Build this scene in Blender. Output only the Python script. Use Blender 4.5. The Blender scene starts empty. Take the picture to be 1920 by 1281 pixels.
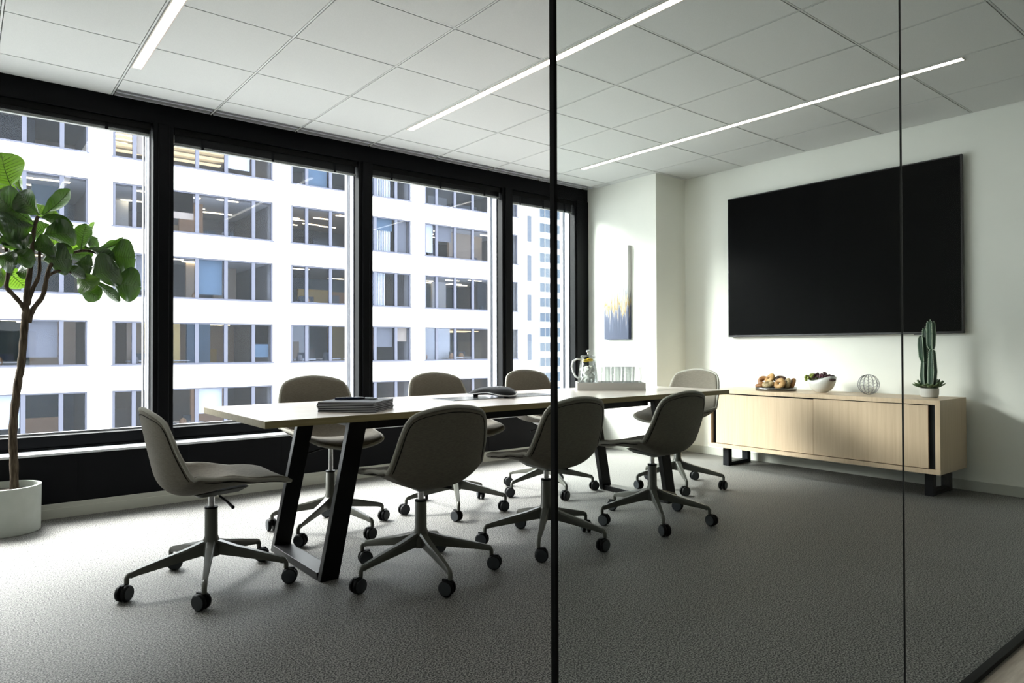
import bpy, math, random
from mathutils import Vector, Matrix, Euler
random.seed(7)
S = bpy.context.scene
COL = S.collection
PI = math.pi

# ------------------------------------------------------------------ camera
F = 1286.51463; YAW = .677928045; PITCH = .0101809620; ROLL = -.00256531442
fw = Vector((math.sin(YAW)*math.cos(PITCH), math.cos(YAW)*math.cos(PITCH), math.sin(PITCH)))
rt = Vector((math.cos(YAW), -math.sin(YAW), 0)); up = rt.cross(fw)
r2 = rt*math.cos(ROLL) + up*math.sin(ROLL); u2 = -rt*math.sin(ROLL) + up*math.cos(ROLL)
cd = bpy.data.cameras.new('camera'); cam = bpy.data.objects.new('camera', cd); COL.objects.link(cam)
M = Matrix((r2, u2, -fw)).transposed().to_4x4(); M.translation = (0, 0, 1.0)
cam.matrix_world = M
cd.sensor_width = 36; cd.lens = F/1920*36; cd.clip_start = .05; cd.clip_end = 400
S.camera = cam

def px(x, y, Y):
    """point of the room's vertical plane at distance Y seen at pixel x, y of the photograph"""
    d = r2*((x-960)/F) - u2*((y-640.5)/F) + fw
    return Vector((0, 0, 1)) + d*(Y/d.y)

# ------------------------------------------------------------------ light
w = bpy.data.worlds.new('overcast_sky'); S.world = w; w.use_nodes = True
nt = w.node_tree; nt.nodes.clear()
bg = nt.nodes.new('ShaderNodeBackground'); wo = nt.nodes.new('ShaderNodeOutputWorld')
bg.inputs[0].default_value = (.93, .97, 1.0, 1); bg.inputs[1].default_value = 8
nt.links.new(bg.outputs[0], wo.inputs[0])
def sky_lamp(name, el, az, energy, angle, col):      # soft distant light: elevation, turn toward +X
    el, az = math.radians(el), math.radians(az)
    sd = bpy.data.lights.new(name, 'SUN'); so = bpy.data.objects.new(name, sd); COL.objects.link(so)
    sd.energy = energy; sd.angle = math.radians(angle); sd.color = col
    so.rotation_euler = Vector((math.sin(az)*math.cos(el), -math.cos(az)*math.cos(el), -math.sin(el))).to_track_quat('-Z', 'Y').to_euler()
sky_lamp('sky_fill_floor', 53, 15, 27, 30, (1.0, .985, .96))  # added lamp standing in for sky daylight, brightens the floor by the windows
sky_lamp('sky_fill_wall', 24, 54, 17, 26, (1.0, .985, .95))  # second added lamp, not a cloud: low fill that brightens the television wall
S.view_settings.view_transform = 'Standard'; S.view_settings.look = 'None'
S.view_settings.gamma = 1; S.view_settings.use_curve_mapping = False
S.view_settings.exposure = 0.37
c = S.cycles
c.max_bounces = 9; c.diffuse_bounces = 5; c.glossy_bounces = 4; c.transparent_max_bounces = 24; c.transmission_bounces = 6
c.use_denoising = True; c.sample_clamp_indirect = 6; c.caustics_reflective = False; c.caustics_refractive = False
# light portals in the window openings (they only steer the sky light in)
for i, (a, b) in enumerate(((-.88, .99), (1.13, 2.48), (2.615, 3.94), (4.08, 4.88))):
    l = bpy.data.lights.new('window_portal', 'AREA'); l.shape = 'RECTANGLE'; l.size = b-a; l.size_y = 1.95
    l.cycles.is_portal = True
    o = bpy.data.objects.new('window_portal', l); COL.objects.link(o)
    o.location = ((a+b)/2, 5.16, 1.44); o.rotation_euler = (-PI/2, 0, 0)

# ------------------------------------------------------------------ materials
def mat(name, col=(.8, .8, .8), rough=.6, metal=0, spec=.5, **k):
    m = bpy.data.materials.new(name); m.use_nodes = True
    b = m.node_tree.nodes['Principled BSDF']
    b.inputs['Base Color'].default_value = (*col, 1); b.inputs['Roughness'].default_value = rough
    b.inputs['Metallic'].default_value = metal; b.inputs['Specular IOR Level'].default_value = spec
    for kk, v in k.items(): b.inputs[kk.replace('_', ' ')].default_value = v
    return m
def N(m, t, **k):
    n = m.node_tree.nodes.new('ShaderNode'+t)
    for a, v in k.items(): setattr(n, a, v)
    return n
def L(m, a, b): m.node_tree.links.new(a, b)
def P(m): return m.node_tree.nodes['Principled BSDF']
def noise_color(m, c1, c2, scale, stretch=(1, 1, 1), detail=4, lo=.35, hi=.65, bump=0, coord='Object', bdist=.002, rot=(0, 0, 0), rough=.55):
    tc = N(m, 'TexCoord'); mp = N(m, 'Mapping'); mp.inputs['Scale'].default_value = stretch; mp.inputs['Rotation'].default_value = rot
    nz = N(m, 'TexNoise'); nz.inputs['Scale'].default_value = scale; nz.inputs['Detail'].default_value = detail; nz.inputs['Roughness'].default_value = rough
    cr = N(m, 'ValToRGB'); e = cr.color_ramp.elements
    e[0].position = lo; e[0].color = (*c1, 1); e[1].position = hi; e[1].color = (*c2, 1)
    L(m, tc.outputs[coord], mp.inputs[0]); L(m, mp.outputs[0], nz.inputs['Vector']); L(m, nz.outputs[0], cr.inputs[0])
    L(m, cr.outputs[0], P(m).inputs['Base Color'])
    if bump:
        bp = N(m, 'Bump'); bp.inputs['Strength'].default_value = bump; bp.inputs['Distance'].default_value = bdist
        L(m, nz.outputs[0], bp.inputs['Height']); L(m, bp.outputs[0], P(m).inputs['Normal'])
    return m

m_wall = noise_color(mat('wall_paint', rough=.75, spec=.25), (.82, .825, .765), (.84, .845, .785), 3)
m_ceil = noise_color(mat('ceiling_tile', rough=.9, spec=.1), (.60, .61, .60), (.64, .65, .64), 220, bump=.25, bdist=.0015)
m_grid = mat('ceiling_grid', (.50, .51, .50), .5)
m_gridline = mat('ceiling_gap', (.10, .105, .10), .8)
m_carpet = noise_color(mat('carpet_loop', rough=.62, spec=.32), (.010, .0098, .0092), (.275, .269, .252), 185, lo=.42, hi=.60, bump=.5, bdist=.0022, detail=2)
m_wood_floor = noise_color(mat('corridor_oak_floor', rough=.45), (.50, .41, .34), (.62, .53, .45), 9, stretch=(1, 9, 1))
m_black = mat('black_frame', (.0015, .0018, .0025), .45, spec=.10)
m_blackmatte = mat('black_panel', (.0035, .004, .0055), .55, spec=.12)
m_dark = mat('black_steel', (.0018, .0018, .0022), .35, spec=.22)
m_alu = mat('anodised_aluminium', (.42, .43, .47), .35, .7)
m_sill = mat('sill_strip', (.62, .64, .68), .35, .3)
m_base = mat('white_baseboard', (.46, .47, .42), .5)
m_blind = mat('dark_blind', (.0025, .0025, .0025), .5, spec=.1)
m_blindrail = mat('blind_rail', (.16, .17, .16), .4, .4)
m_oak = noise_color(mat('pale_oak_laminate', rough=.42, spec=.35), (.50, .375, .25), (.59, .455, .315), 7, stretch=(9, 9, .35), detail=5, lo=.3, hi=.7)
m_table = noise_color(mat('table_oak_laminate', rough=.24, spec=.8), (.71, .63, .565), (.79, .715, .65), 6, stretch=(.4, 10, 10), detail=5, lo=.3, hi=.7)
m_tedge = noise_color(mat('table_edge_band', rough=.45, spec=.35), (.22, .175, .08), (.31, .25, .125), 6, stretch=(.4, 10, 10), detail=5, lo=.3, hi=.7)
def fabric(name, c1, c2):
    m = mat(name, rough=.95, spec=.1)
    noise_color(m, c1, c2, 60, stretch=(1, 1, 7), detail=6, lo=.3, hi=.7, bump=.5, bdist=.0015, rough=.7)
    P(m).inputs['Sheen Weight'].default_value = .12; P(m).inputs['Sheen Roughness'].default_value = .5
    return m
m_fabric = fabric('woven_grey_fabric', (.118, .105, .084), (.200, .180, .148))
m_piping = mat('fabric_piping', (.36, .35, .31), .9, spec=.1)
m_seam = mat('fabric_seam', (.02, .018, .015), .9, spec=.05)
m_fabric2 = fabric('woven_pale_grey_fabric', (.30, .33, .34), (.42, .45, .46))
m_greige = mat('greige_powder_coat', (.075, .077, .064), .36, .0, .5)
m_chrome = mat('polished_chrome', (.8, .8, .82), .12, 1)
m_rubber = mat('castor_black', (.0015, .0018, .0022), .5, spec=.12)
m_ring = mat('castor_grey_ring', (.040, .045, .050), .5, spec=.2)
m_screen = mat('tv_screen', (.0012, .0012, .0013), .3, spec=.02)
m_bezel = mat('tv_bezel', (.02, .018, .02), .3, .3)
m_pot = noise_color(mat('stone_white_planter', rough=.6), (.36, .385, .35), (.42, .445, .41), 6)
m_soil = noise_color(mat('potting_soil', rough=1), (.01, .008, .006), (.04, .03, .02), 60, bump=1, bdist=.01)
m_bark = noise_color(mat('fig_bark', rough=.9, spec=.15), (.022, .015, .010), (.085, .065, .045), 14, stretch=(6, 6, 1), bump=.8, bdist=.006, detail=6)
m_white = mat('white_ceramic', (.60, .60, .575), .3)
m_greytray = mat('grey_tray', (.40, .385, .365), .5)
m_traywhite = mat('tray_inside', (.74, .75, .75), .5)
m_lightgrey = mat('plastic_light_grey', (.45, .45, .46), .35)
m_blkplastic = mat('black_plastic', (.0025, .0025, .003), .55, spec=.10)

def emit(name, col, s):
    m = bpy.data.materials.new(name); m.use_nodes = True; m.node_tree.nodes.clear()
    e = m.node_tree.nodes.new('ShaderNodeEmission'); o = m.node_tree.nodes.new('ShaderNodeOutputMaterial')
    e.inputs[0].default_value = (*col, 1); e.inputs[1].default_value = s
    L(m, e.outputs[0], o.inputs[0]); return m
m_led = emit('led_diffuser', (1.0, .97, .92), 10.5)
def glassy(name, tint, refl=1.0, rough=.0, ior=1.45):
    """thin pane: tinted see-through plus fresnel reflection"""
    m = bpy.data.materials.new(name); m.use_nodes = True; m.node_tree.nodes.clear()
    t = N(m, 'BsdfTransparent'); g = N(m, 'BsdfGlossy'); f = N(m, 'Fresnel'); x = N(m, 'MixShader'); o = N(m, 'OutputMaterial')
    mu = N(m, 'Math', operation='MULTIPLY'); mu.inputs[1].default_value = refl
    t.inputs[0].default_value = (*tint, 1); g.inputs['Roughness'].default_value = rough; f.inputs[0].default_value = ior
    L(m, f.outputs[0], mu.inputs[0]); L(m, mu.outputs[0], x.inputs[0]); L(m, t.outputs[0], x.inputs[1]); L(m, g.outputs[0], x.inputs[2]); L(m, x.outputs[0], o.inputs[0])
    return m
m_pane = glassy('window_glass', (.97, .985, .98), .35)
m_partition = glassy('partition_glass', (.915, .955, .94), .12)
m_drink = glassy('drinking_glass', (.965, .972, .97), .45, .02)
m_ice = mat('iced_water', (.92, .93, .91), .25, Transmission_Weight=.0)
m_water = glassy('water', (.97, .975, .97), .3, .05)

# ------------------------------------------------------------------ mesh helpers
class MB:
    def __init__(s): s.v = []; s.f = []; s.m = []; s.mi = 0
    def add(s, vs, fs):
        n = len(s.v); s.v += [tuple(v) for v in vs]; s.f += [tuple(i+n for i in f) for f in fs]; s.m += [s.mi]*len(fs); return s
    def box(s, x0, x1, y0, y1, z0, z1, mtx=None):
        vs = [Vector(p) for p in ((x0,y0,z0),(x1,y0,z0),(x1,y1,z0),(x0,y1,z0),(x0,y0,z1),(x1,y0,z1),(x1,y1,z1),(x0,y1,z1))]
        if mtx: vs = [mtx @ v for v in vs]
        return s.add(vs, [(0,3,2,1),(4,5,6,7),(0,1,5,4),(1,2,6,5),(2,3,7,6),(3,0,4,7)])
    def hexa(s, bot, top):
        return s.add(list(bot)+list(top), [(0,3,2,1),(4,5,6,7),(0,1,5,4),(1,2,6,5),(2,3,7,6),(3,0,4,7)])
    def tube(s, pts, rad, n=12, cap=True, flat=None):
        pts = [Vector(p) for p in pts]; k = len(pts)
        rads = rad if isinstance(rad, (list, tuple)) else [rad]*k
        vs = []; fs = []; ref = None
        for i, p in enumerate(pts):
            t = (pts[min(i+1, k-1)]-pts[max(i-1, 0)]).normalized()
            if ref is None: ref = Vector((0, 0, 1)) if abs(t.z) < .9 else Vector((1, 0, 0))
            a = t.cross(ref).normalized(); b = a.cross(t).normalized(); ref = b
            for j in range(n):
                an = 2*PI*j/n
                ra = rads[i] if not isinstance(rads[i], tuple) else None
                if ra is None: vs.append(p+a*math.cos(an)*rads[i][0]+b*math.sin(an)*rads[i][1])
                else: vs.append(p+a*math.cos(an)*ra+b*math.sin(an)*ra)
        for i in range(k-1):
            for j in range(n):
                fs.append((i*n+j, i*n+(j+1) % n, (i+1)*n+(j+1) % n, (i+1)*n+j))
        if cap: fs.append(tuple(range(n-1, -1, -1))); fs.append(tuple((k-1)*n+j for j in range(n)))
        return s.add(vs, fs)
    def ring(s, pts, rad, n=8):
        pts = [Vector(p) for p in pts]; k = len(pts); vs = []; fs = []; cen = sum(pts, Vector())/k
        for i, p in enumerate(pts):
            t = (pts[(i+1) % k]-pts[i-1]).normalized(); o = p-cen
            b = (o-t*o.dot(t)).normalized(); a = t.cross(b)
            for j in range(n):
                an = 2*PI*j/n; vs.append(p+a*math.cos(an)*rad+b*math.sin(an)*rad)
        for i in range(k):
            for j in range(n): fs.append((i*n+j, i*n+(j+1) % n, ((i+1) % k)*n+(j+1) % n, ((i+1) % k)*n+j))
        return s.add(vs, fs)
    def lathe(s, prof, n=32, c=(0, 0, 0), axis='z', mtx=None):
        vs = []; fs = []; k = len(prof)
        for r, z in prof:
            for j in range(n):
                a = 2*PI*j/n; v = Vector((r*math.cos(a), r*math.sin(a), z))
                if axis == 'x': v = Vector((v.z, v.x, v.y))
                if axis == 'y': v = Vector((v.x, v.z, v.y))
                if mtx: v = mtx @ v
                vs.append(v+Vector(c))
        for i in range(k-1):
            for j in range(n): fs.append((i*n+j, i*n+(j+1) % n, (i+1)*n+(j+1) % n, (i+1)*n+j))
        if prof[0][0] > 1e-6: fs.append(tuple(range(n-1, -1, -1)))
        if prof[-1][0] > 1e-6: fs.append(tuple((k-1)*n+j for j in range(n)))
        return s.add(vs, fs)
    def ball(s, c, r, n=12, k=8, sc=(1, 1, 1), mtx=None):
        prof = [(max(r*math.sin(PI*i/k), 1e-5), -r*math.cos(PI*i/k)) for i in range(k+1)]
        vs0 = len(s.v); s.lathe(prof, n)
        for i in range(vs0, len(s.v)):
            v = Vector((s.v[i][0]*sc[0], s.v[i][1]*sc[1], s.v[i][2]*sc[2]))
            if mtx: v = mtx @ v
            s.v[i] = tuple(v+Vector(c))
        return s
    def build(s, name, mats, parent=None, smooth=False, bevel=0, loc=None, subsurf=0, solid=0):
        me = bpy.data.meshes.new(name); vs = s.v
        me.from_pydata(vs, [], s.f)
        mats = mats if isinstance(mats, (list, tuple)) else [mats]
        for m in mats: me.materials.append(m)
        for p, i in zip(me.polygons, s.m): p.material_index = min(i, len(mats)-1)
        me.update()
        import bmesh
        bm = bmesh.new(); bm.from_mesh(me); bmesh.ops.remove_doubles(bm, verts=bm.verts, dist=1e-5); bmesh.ops.recalc_face_normals(bm, faces=bm.faces); bm.to_mesh(me); bm.free()
        if smooth:
            for p in me.polygons: p.use_smooth = True
            if smooth != 'all':
                try: me.set_sharp_from_angle(angle=math.radians(38))
                except Exception: pass
        o = bpy.data.objects.new(name, me); COL.objects.link(o)
        if parent: o.parent = parent
        if loc: o.location = loc
        if solid:
            q = o.modifiers.new('thickness', 'SOLIDIFY'); q.thickness = solid; q.offset = -1
        if bevel:
            q = o.modifiers.new('edge', 'BEVEL'); q.width = bevel; q.segments = 2; q.limit_method = 'ANGLE'; q.angle_limit = math.radians(50)
        if subsurf:
            q = o.modifiers.new('smooth', 'SUBSURF'); q.levels = subsurf; q.render_levels = subsurf
        return o
def box(name, m, x0, x1, y0, y1, z0, z1, parent=None, bevel=0, mtx=None):
    return MB().box(x0, x1, y0, y1, z0, z1, mtx).build(name, m, parent, bevel=bevel)
def tag(o, label, cat, group=None, kind=None):
    o['label'] = label; o['category'] = cat
    if group: o['group'] = group
    if kind: o['kind'] = kind
    return o
def thing(name, label, cat, loc=(0, 0, 0), rz=0, group=None):
    o = bpy.data.objects.new(name, None); COL.objects.link(o); o.location = loc; o.rotation_euler = (0, 0, rz); o.empty_display_size = .1
    return tag(o, label, cat, group)
def struct(o, label=None):
    o['kind'] = 'structure'
    if label: o['label'] = label
    return o
def copy_tree(o, parent=None):
    c_ = o.copy(); COL.objects.link(c_); c_.parent = parent
    for ch in o.children: copy_tree(ch, c_)
    return c_

# ------------------------------------------------------------------ room shell
XT = 5.507          # wall with the television
XL = -1.0           # left end of the room
YW = 5.04           # inner face of the window wall
YG = .75            # glass partition
YB = -1.3           # corridor wall behind the camera
H = 2.6374
floor = struct(box('floor', m_carpet, XL, XT, .738, 4.99, -.08, 0), 'grey speckled loop pile carpet')
struct(box('floor_corridor', m_wood_floor, XL, XT, YB, .722, -.08, 0), 'pale oak corridor floor outside the glass wall')
g = MB(); g.box(XL, XT, YB, YW, H+.02, H+.12)
g.build('x', m_gridline).name = 'ceiling'; ceil = bpy.data.objects['ceiling']; struct(ceil, 'white ceiling of square acoustic tiles in a thin grey grid')
# tiles: one mesh of bevelled squares, grid rails between them
T0, TP = .757, .6035
U0 = 1.700
tl = MB(); gr = MB(); gp = MB()
gap = .0085
xs = [T0+TP*i for i in range(-4, 8)]; xs = [x for x in xs if XL < x < XT]
ys = [U0+.6005*i for i in range(-4, 6)]; ys = [y for y in ys if YB < y < YW]
X_ = [XL]+xs+[XT]; Y_ = [YB]+ys+[YW]
for i in range(len(X_)-1):
    for j in range(len(Y_)-1):
        a, b, c0, d = X_[i]+gap, X_[i+1]-gap, Y_[j]+gap, Y_[j+1]-gap
        if d-c0 < .02 or b-a < .02: continue
        if j == len(Y_)-2 and X_[i] >= .7: d = 4.905
        tl.box(a, b, c0, d, H, H+.02)
for x in xs: gr.box(x-.0045, x+.0045, YB, YW, H+.001, H+.0195)
for y in ys: gr.box(XL, XT, y-.0045, y+.0045, H+.0015, H+.0195)
tl.build('ceiling_tiles', m_ceil, ceil); gr.build('ceiling_grid', m_grid, ceil)
# slot diffusers by the window
for i in range(len(X_)-1):
    if X_[i] < .7 or X_[i] > 5.05: continue
    a, b = X_[i]+.012, min(X_[i+1], 5.06)-.012
    t = thing('slot_diffuser', 'black slot air diffuser at the ceiling edge, %s' % ['over the first mullion from the plant', 'left of the middle of the second window', 'right part of the second window', 'at the second mullion', 'over the third window', 'at the third mullion', 'over the narrow window', 'at the far wall corner'][min(7, len([x for x in xs if .7 < x < X_[i]-.01]))], 'air vent', (a, 4.90, H))
    m1 = MB().box(0, b-a, .0, .139, .016, .0205); m1.build('slot', m_black, t)
    for ya, wa in ((0, .004), (.046, .018), (.118, .012)): MB().box(0, b-a, ya, ya+wa, -.001, .016).build('blade', m_sill, t)
# walls
struct(box('wall_right', m_wall, XT, XT+.15, YB, 4.144, 0, H+.1), 'off-white wall carrying the television')
col = MB(); col.box(5.07, XT+.15, 4.144, 5.3, 0, H+.1)
struct(col.build('wall_column', m_wall), 'off-white boxed out wall corner beside the window')
struct(box('wall_left', m_wall, XL-.15, XL, YB, 5.3, 0, H+.1))
struct(box('wall_back', mat('corridor_grey_paint', (.58, .58, .56), .8), XL, XT, YB-.15, YB, 0, H+.1))
bb = .07
struct(MB().box(XT-.012, XT, .76, 4.144, 0, bb).build('baseboard_right', m_base, bevel=.002), 'white baseboard under the television wall')
b_ = MB(); b_.box(5.058, 5.07, 4.132, 4.88, 0, bb); b_.box(5.07, XT-.012, 4.132, 4.144, 0, bb)
struct(b_.build('baseboard_column', m_base, bevel=.002), 'white baseboard round the wall corner')
# window wall: black header, mullions, sill, convector casing
SILL = .472
hd = MB(); hd.box(XL, 5.07, YW, 5.28, 2.505, H+.1)
struct(hd.build('trim_1', m_black), 'black header beam over the windows')
struct(box('trim_2', m_black, XL, 5.07, 5.04, 5.28, 0, .40), 'black sill wall under the windows')
s2 = MB(); s2.box(XL, 5.07, 5.05, 5.25, .40, SILL); 
struct(s2.build('trim_3', m_black, bevel=.004), 'black window sill frame')
cv = MB(); cv.box(XL, 5.058, 4.877, 5.04, .087, .372)
for k in range(10): cv.box(-.68+k*.62, -.677+k*.62, 4.8755, 4.877, .09, .37)
struct(cv.build('trim_4', m_blackmatte), 'black convector casing panels below the windows')
sp = MB(); sp.box(XL, 5.058, 4.872, 5.04, .372, .388)
struct(sp.build('trim_5', m_sill, bevel=.003), 'pale metal ledge along the convector casing')
bw = MB(); bw.box(XL, 5.058, 4.868, 4.877, 0, .087); bw.box(XL, 5.058, 4.862, 4.868, 0, .058)
struct(bw.build('baseboard_window', m_base, bevel=.0015), 'pale grey stepped baseboard of the window wall')
wl = box('trim_6', m_black, XL, 5.07, 5.0, 5.04, 0, .087); struct(wl)
# mullions between the windows
mull = [(XL, XL+.1), (.998, 1.125), (2.486, 2.611), (3.946, 4.074), (4.885, 5.07)]
for i, (a, b) in enumerate(mull):
    q = MB(); q.box(a, b, YW, 5.26, .40, 2.51); q.box(a+.03, b-.03, YW-.012, YW, .40, 2.51) if i < 4 else q.box(a+.02, b, YW-.012, YW, .40, 2.51)
    struct(q.build('trim_%d' % (7+i), m_black, bevel=.004), 'black window mullion')
panes = [(XL+.1, .998, 2.421), (1.125, 2.486, 2.39), (2.611, 3.946, 2.405), (4.074, 4.885, 2.38)]
for i, (a, b, zb) in enumerate(panes):
    wn = bpy.data.objects.new('window_%d' % (i+1), None); COL.objects.link(wn); wn.location = (a, 5.13, SILL); struct(wn, 'floor to ceiling office window bay')
    wd = b-a; hh = 2.51-SILL
    fr = MB()
    fr.box(0, .010, 0, .10, 0, hh); fr.box(wd-.010, wd, -.01, .10, 0, hh); fr.box(0, wd, 0, .03, 0, .012); fr.box(0, wd, 0, .03, hh-.02, hh)
    fr.box(wd-.030, wd-.022, .06, .10, 0, hh)
    fr.build('window_frame', m_alu, wn)
    MB().box(.010, wd-.010, .07, .076, .012, hh-.02).build('pane', m_pane, wn)
    # raised venetian blind
    nm = ['window beside the fig tree', 'window behind the left table end', 'window behind the conference phone', 'narrow window beside the painting'][i]
    t = thing('venetian_blind', 'black venetian blind, raised, at the top of the %s' % nm, 'blind', (a, 5.06, zb))
    sl = MB(); n = 14; top = 2.505-zb; 
    z = .020
    while z < top-.040:
        sl.box(.012, wd-.014, .012, .037, z, z+.0016); z += .0042
    sl.build('slat', m_blind, t)
    MB().box(.010, wd-.012, .008, .042, 0, .014).build('bottom_rail', m_blindrail, t, bevel=.003)
    MB().box(.008, wd-.010, .0, .050, top-.042, top).build('head_rail', m_blind, t, bevel=.002)
    for u in (.14, .5, .86): MB().box(wd*u-.010, wd*u+.010, .007, .010, 0, top-.04).build('ladder_tape', m_blackmatte, t)

# ------------------------------------------------------------------ glass partition
tr = MB(); tr.box(.687, XT, .728, .7525, 0, .018)
struct(tr.build('trim_12', m_black), 'black floor channel of the glass wall')
struct(box('trim_13', m_black, .687, XT, .735, .765, H-.04, H), 'black ceiling channel of the glass wall')
struct(box('trim_14', m_black, XL, .687, .735, .765, H-.04, H), 'black head over the open doorway')
struct(box('trim_15', m_base, XL, .66, .722, .738, -.08, .001), 'metal threshold strip')
struct(box('trim_16', mat('brushed_edge_strip', (.35, .31, .26), .4, .6), .66, XT, .722, .728, -.08, .003), 'thin metal strip beside the channel')
def gpane(n, a, b):
    t = bpy.data.objects.new('window_%d' % n, None); COL.objects.link(t); t.location = (a, .75, .018)
    struct(t, 'frameless glass partition pane')
    MB().add([(0, 0, 0), (b-a, 0, 0), (b-a, 0, H-.058), (0, 0, H-.058)], [(0, 1, 2, 3)]).build('pane', m_partition, t)
    return t
gpane(5, .687, 1.900); gpane(6, 1.9045, 3.12); gpane(7, 3.1245, 4.33); gpane(8, 4.3345, XT)
q = MB().box(.6800, .6862, .745, .7545, 0, H-.04); struct(q.build('trim_17', m_black), 'slim black end post of the glass wall')
for k, xj in enumerate((1.900, 3.12, 4.33)):
    struct(box('trim_%d' % (18+k), mat('silicone_joint', (.03, .03, .03), .25, .3), xj+.0010, xj+.0032, .748, .7525, .018, H-.04), 'dark vertical joint between glass panes')

# ------------------------------------------------------------------ ceiling lights
for i, (xa, lab) in enumerate(((.766, 'slim linear ceiling light near the plant, leftmost of the three'), (2.585, 'slim linear ceiling light crossing the black glass post, middle of the three'), (4.392, 'slim linear ceiling light nearest the television wall'))):
    t = thing('linear_ceiling_light', lab, 'ceiling light', (xa, 1.405, H), 0, 'linear ceiling lights')
    fr = MB(); fr.box(0, .006, 0, 3.058, -.004, .012); fr.box(.052, .058, 0, 3.058, -.004, .012); fr.box(.006, .052, 0, .006, -.004, .012); fr.box(.006, .052, 3.052, 3.058, -.004, .012)
    fr.build('frame', mat('light_trim', (.62, .55, .48), .5), t)
    MB().box(.006, .052, .006, 3.052, -.0015, .010).build('diffuser', m_led, t)

# ------------------------------------------------------------------ conference table
TX0, TX1, TY0, TY1, TZ = .921, 4.015, 2.667, 3.523, .72
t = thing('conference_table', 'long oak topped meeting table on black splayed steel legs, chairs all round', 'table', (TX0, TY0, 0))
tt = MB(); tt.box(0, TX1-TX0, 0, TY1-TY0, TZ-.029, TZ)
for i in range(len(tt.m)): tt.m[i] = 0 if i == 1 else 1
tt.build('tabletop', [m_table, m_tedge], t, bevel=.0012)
def frame_legs(xb, xt):
    # xb: outer foot x, xt: x at the top; flat strap 0.085 wide running as a closed loop
    wd = .085; y0, y1, th = .14, .745, .036
    o = MB()
    for ya in (y0, y1-th):
        o2 = MB(); o2.hexa([(xb, ya, 0), (xb+wd, ya, 0), (xb+wd, ya+th, 0), (xb, ya+th, 0)], [(xt, ya, TZ-.03), (xt+wd, ya, TZ-.03), (xt+wd, ya+th, TZ-.03), (xt, ya+th, TZ-.03)])
        o2.build('leg', m_dark, t, bevel=.003)
    MB().box(xb, xb+wd, y0+th, y1-th, 0, .034).build('foot_bar', m_dark, t, bevel=.002)
    MB().box(xt-.004, xt+wd, y0+th, y1-th, TZ-.062, TZ-.0295).build('top_bar', m_dark, t, bevel=.002)
frame_legs(1.205-TX0, 1.345-TX0); frame_legs(3.545-TX0, 3.405-TX0)
for ya in (.19, .62): MB().box(1.42-TX0, 3.41-TX0, ya, ya+.045, TZ-.085, TZ-.0295).build('rail', m_dark, t, bevel=.002)

# ------------------------------------------------------------------ chairs
PROF = [(.300,.404),(.290,.420),(.262,.432),(.215,.438),(.150,.437),(.080,.431),(.010,.421),(-.050,.411),(-.105,.406),(-.155,.416),(-.188,.446),(-.206,.494),(-.217,.550),(-.229,.605),(-.240,.660),(-.250,.715),(-.257,.757)]
def prof_at(u):
    # u in 0..1 by index with catmull-rom
    n = len(PROF)-1; s = u*n; i = min(int(s), n-1); f = s-i
    p = [Vector((PROF[max(0, min(n, k))][0], 0, PROF[max(0, min(n, k))][1])) for k in (i-1, i, i+1, i+2)]
    return .5*((2*p[1])+(-p[0]+p[2])*f+(2*p[0]-5*p[1]+4*p[2]-p[3])*f*f+(-p[0]+3*p[1]-3*p[2]+p[3])*f**3)
_len = [0.]
for k in range(1, 161): _len.append(_len[-1]+(prof_at(k/160)-prof_at((k-1)/160)).length)
def by_len(s):
    s = max(0, min(1, s))*_len[-1]
    lo, hi = 0, 160
    while hi-lo > 1:
        m_ = (lo+hi)//2
        if _len[m_] <= s: lo = m_
        else: hi = m_
    f = (s-_len[lo])/max(1e-9, _len[hi]-_len[lo]); return (lo+f)/160
def lerp_table(tb, x):
    for (a, va), (b, vb) in zip(tb, tb[1:]):
        if x <= b:
            f = (x-a)/(b-a); f = f*f*(3-2*f); return va+(vb-va)*f
    return tb[-1][1]
WID = [(0, .200), (.18, .222), (.42, .238), (.62, .240), (.80, .230), (1, .206)]      # half width
CURL = [(0, .004), (.2, .022), (.38, .070), (.52, .095), (.66, .075), (.82, .052), (1, .038)]
def shell_pt(a, b):
    k = .19
    A = a*math.sqrt(max(0, 1-k*b*b)); B = b*math.sqrt(max(0, 1-k*a*a)*(1/1.0))
    s = (B+1)/2
    u = by_len(s); p = prof_at(u); q = prof_at(min(1, u+.01)); q0 = prof_at(max(0, u-.01)); tn = (q-q0).normalized()
    nrm = Vector((tn.z, 0, -tn.x))      # towards the sitter
    if nrm.x*0+nrm.z < 0 and s < .4: nrm = -nrm
    nrm = Vector((-(-tn.z), 0, -tn.x))
    hw = lerp_table(WID, s); cu = lerp_table(CURL, s)
    v = A
    side = hw*v*(1-.03*abs(v)**3)
    return p+nrm*(cu*abs(v)**2.4)+Vector((0, side, 0))
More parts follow.
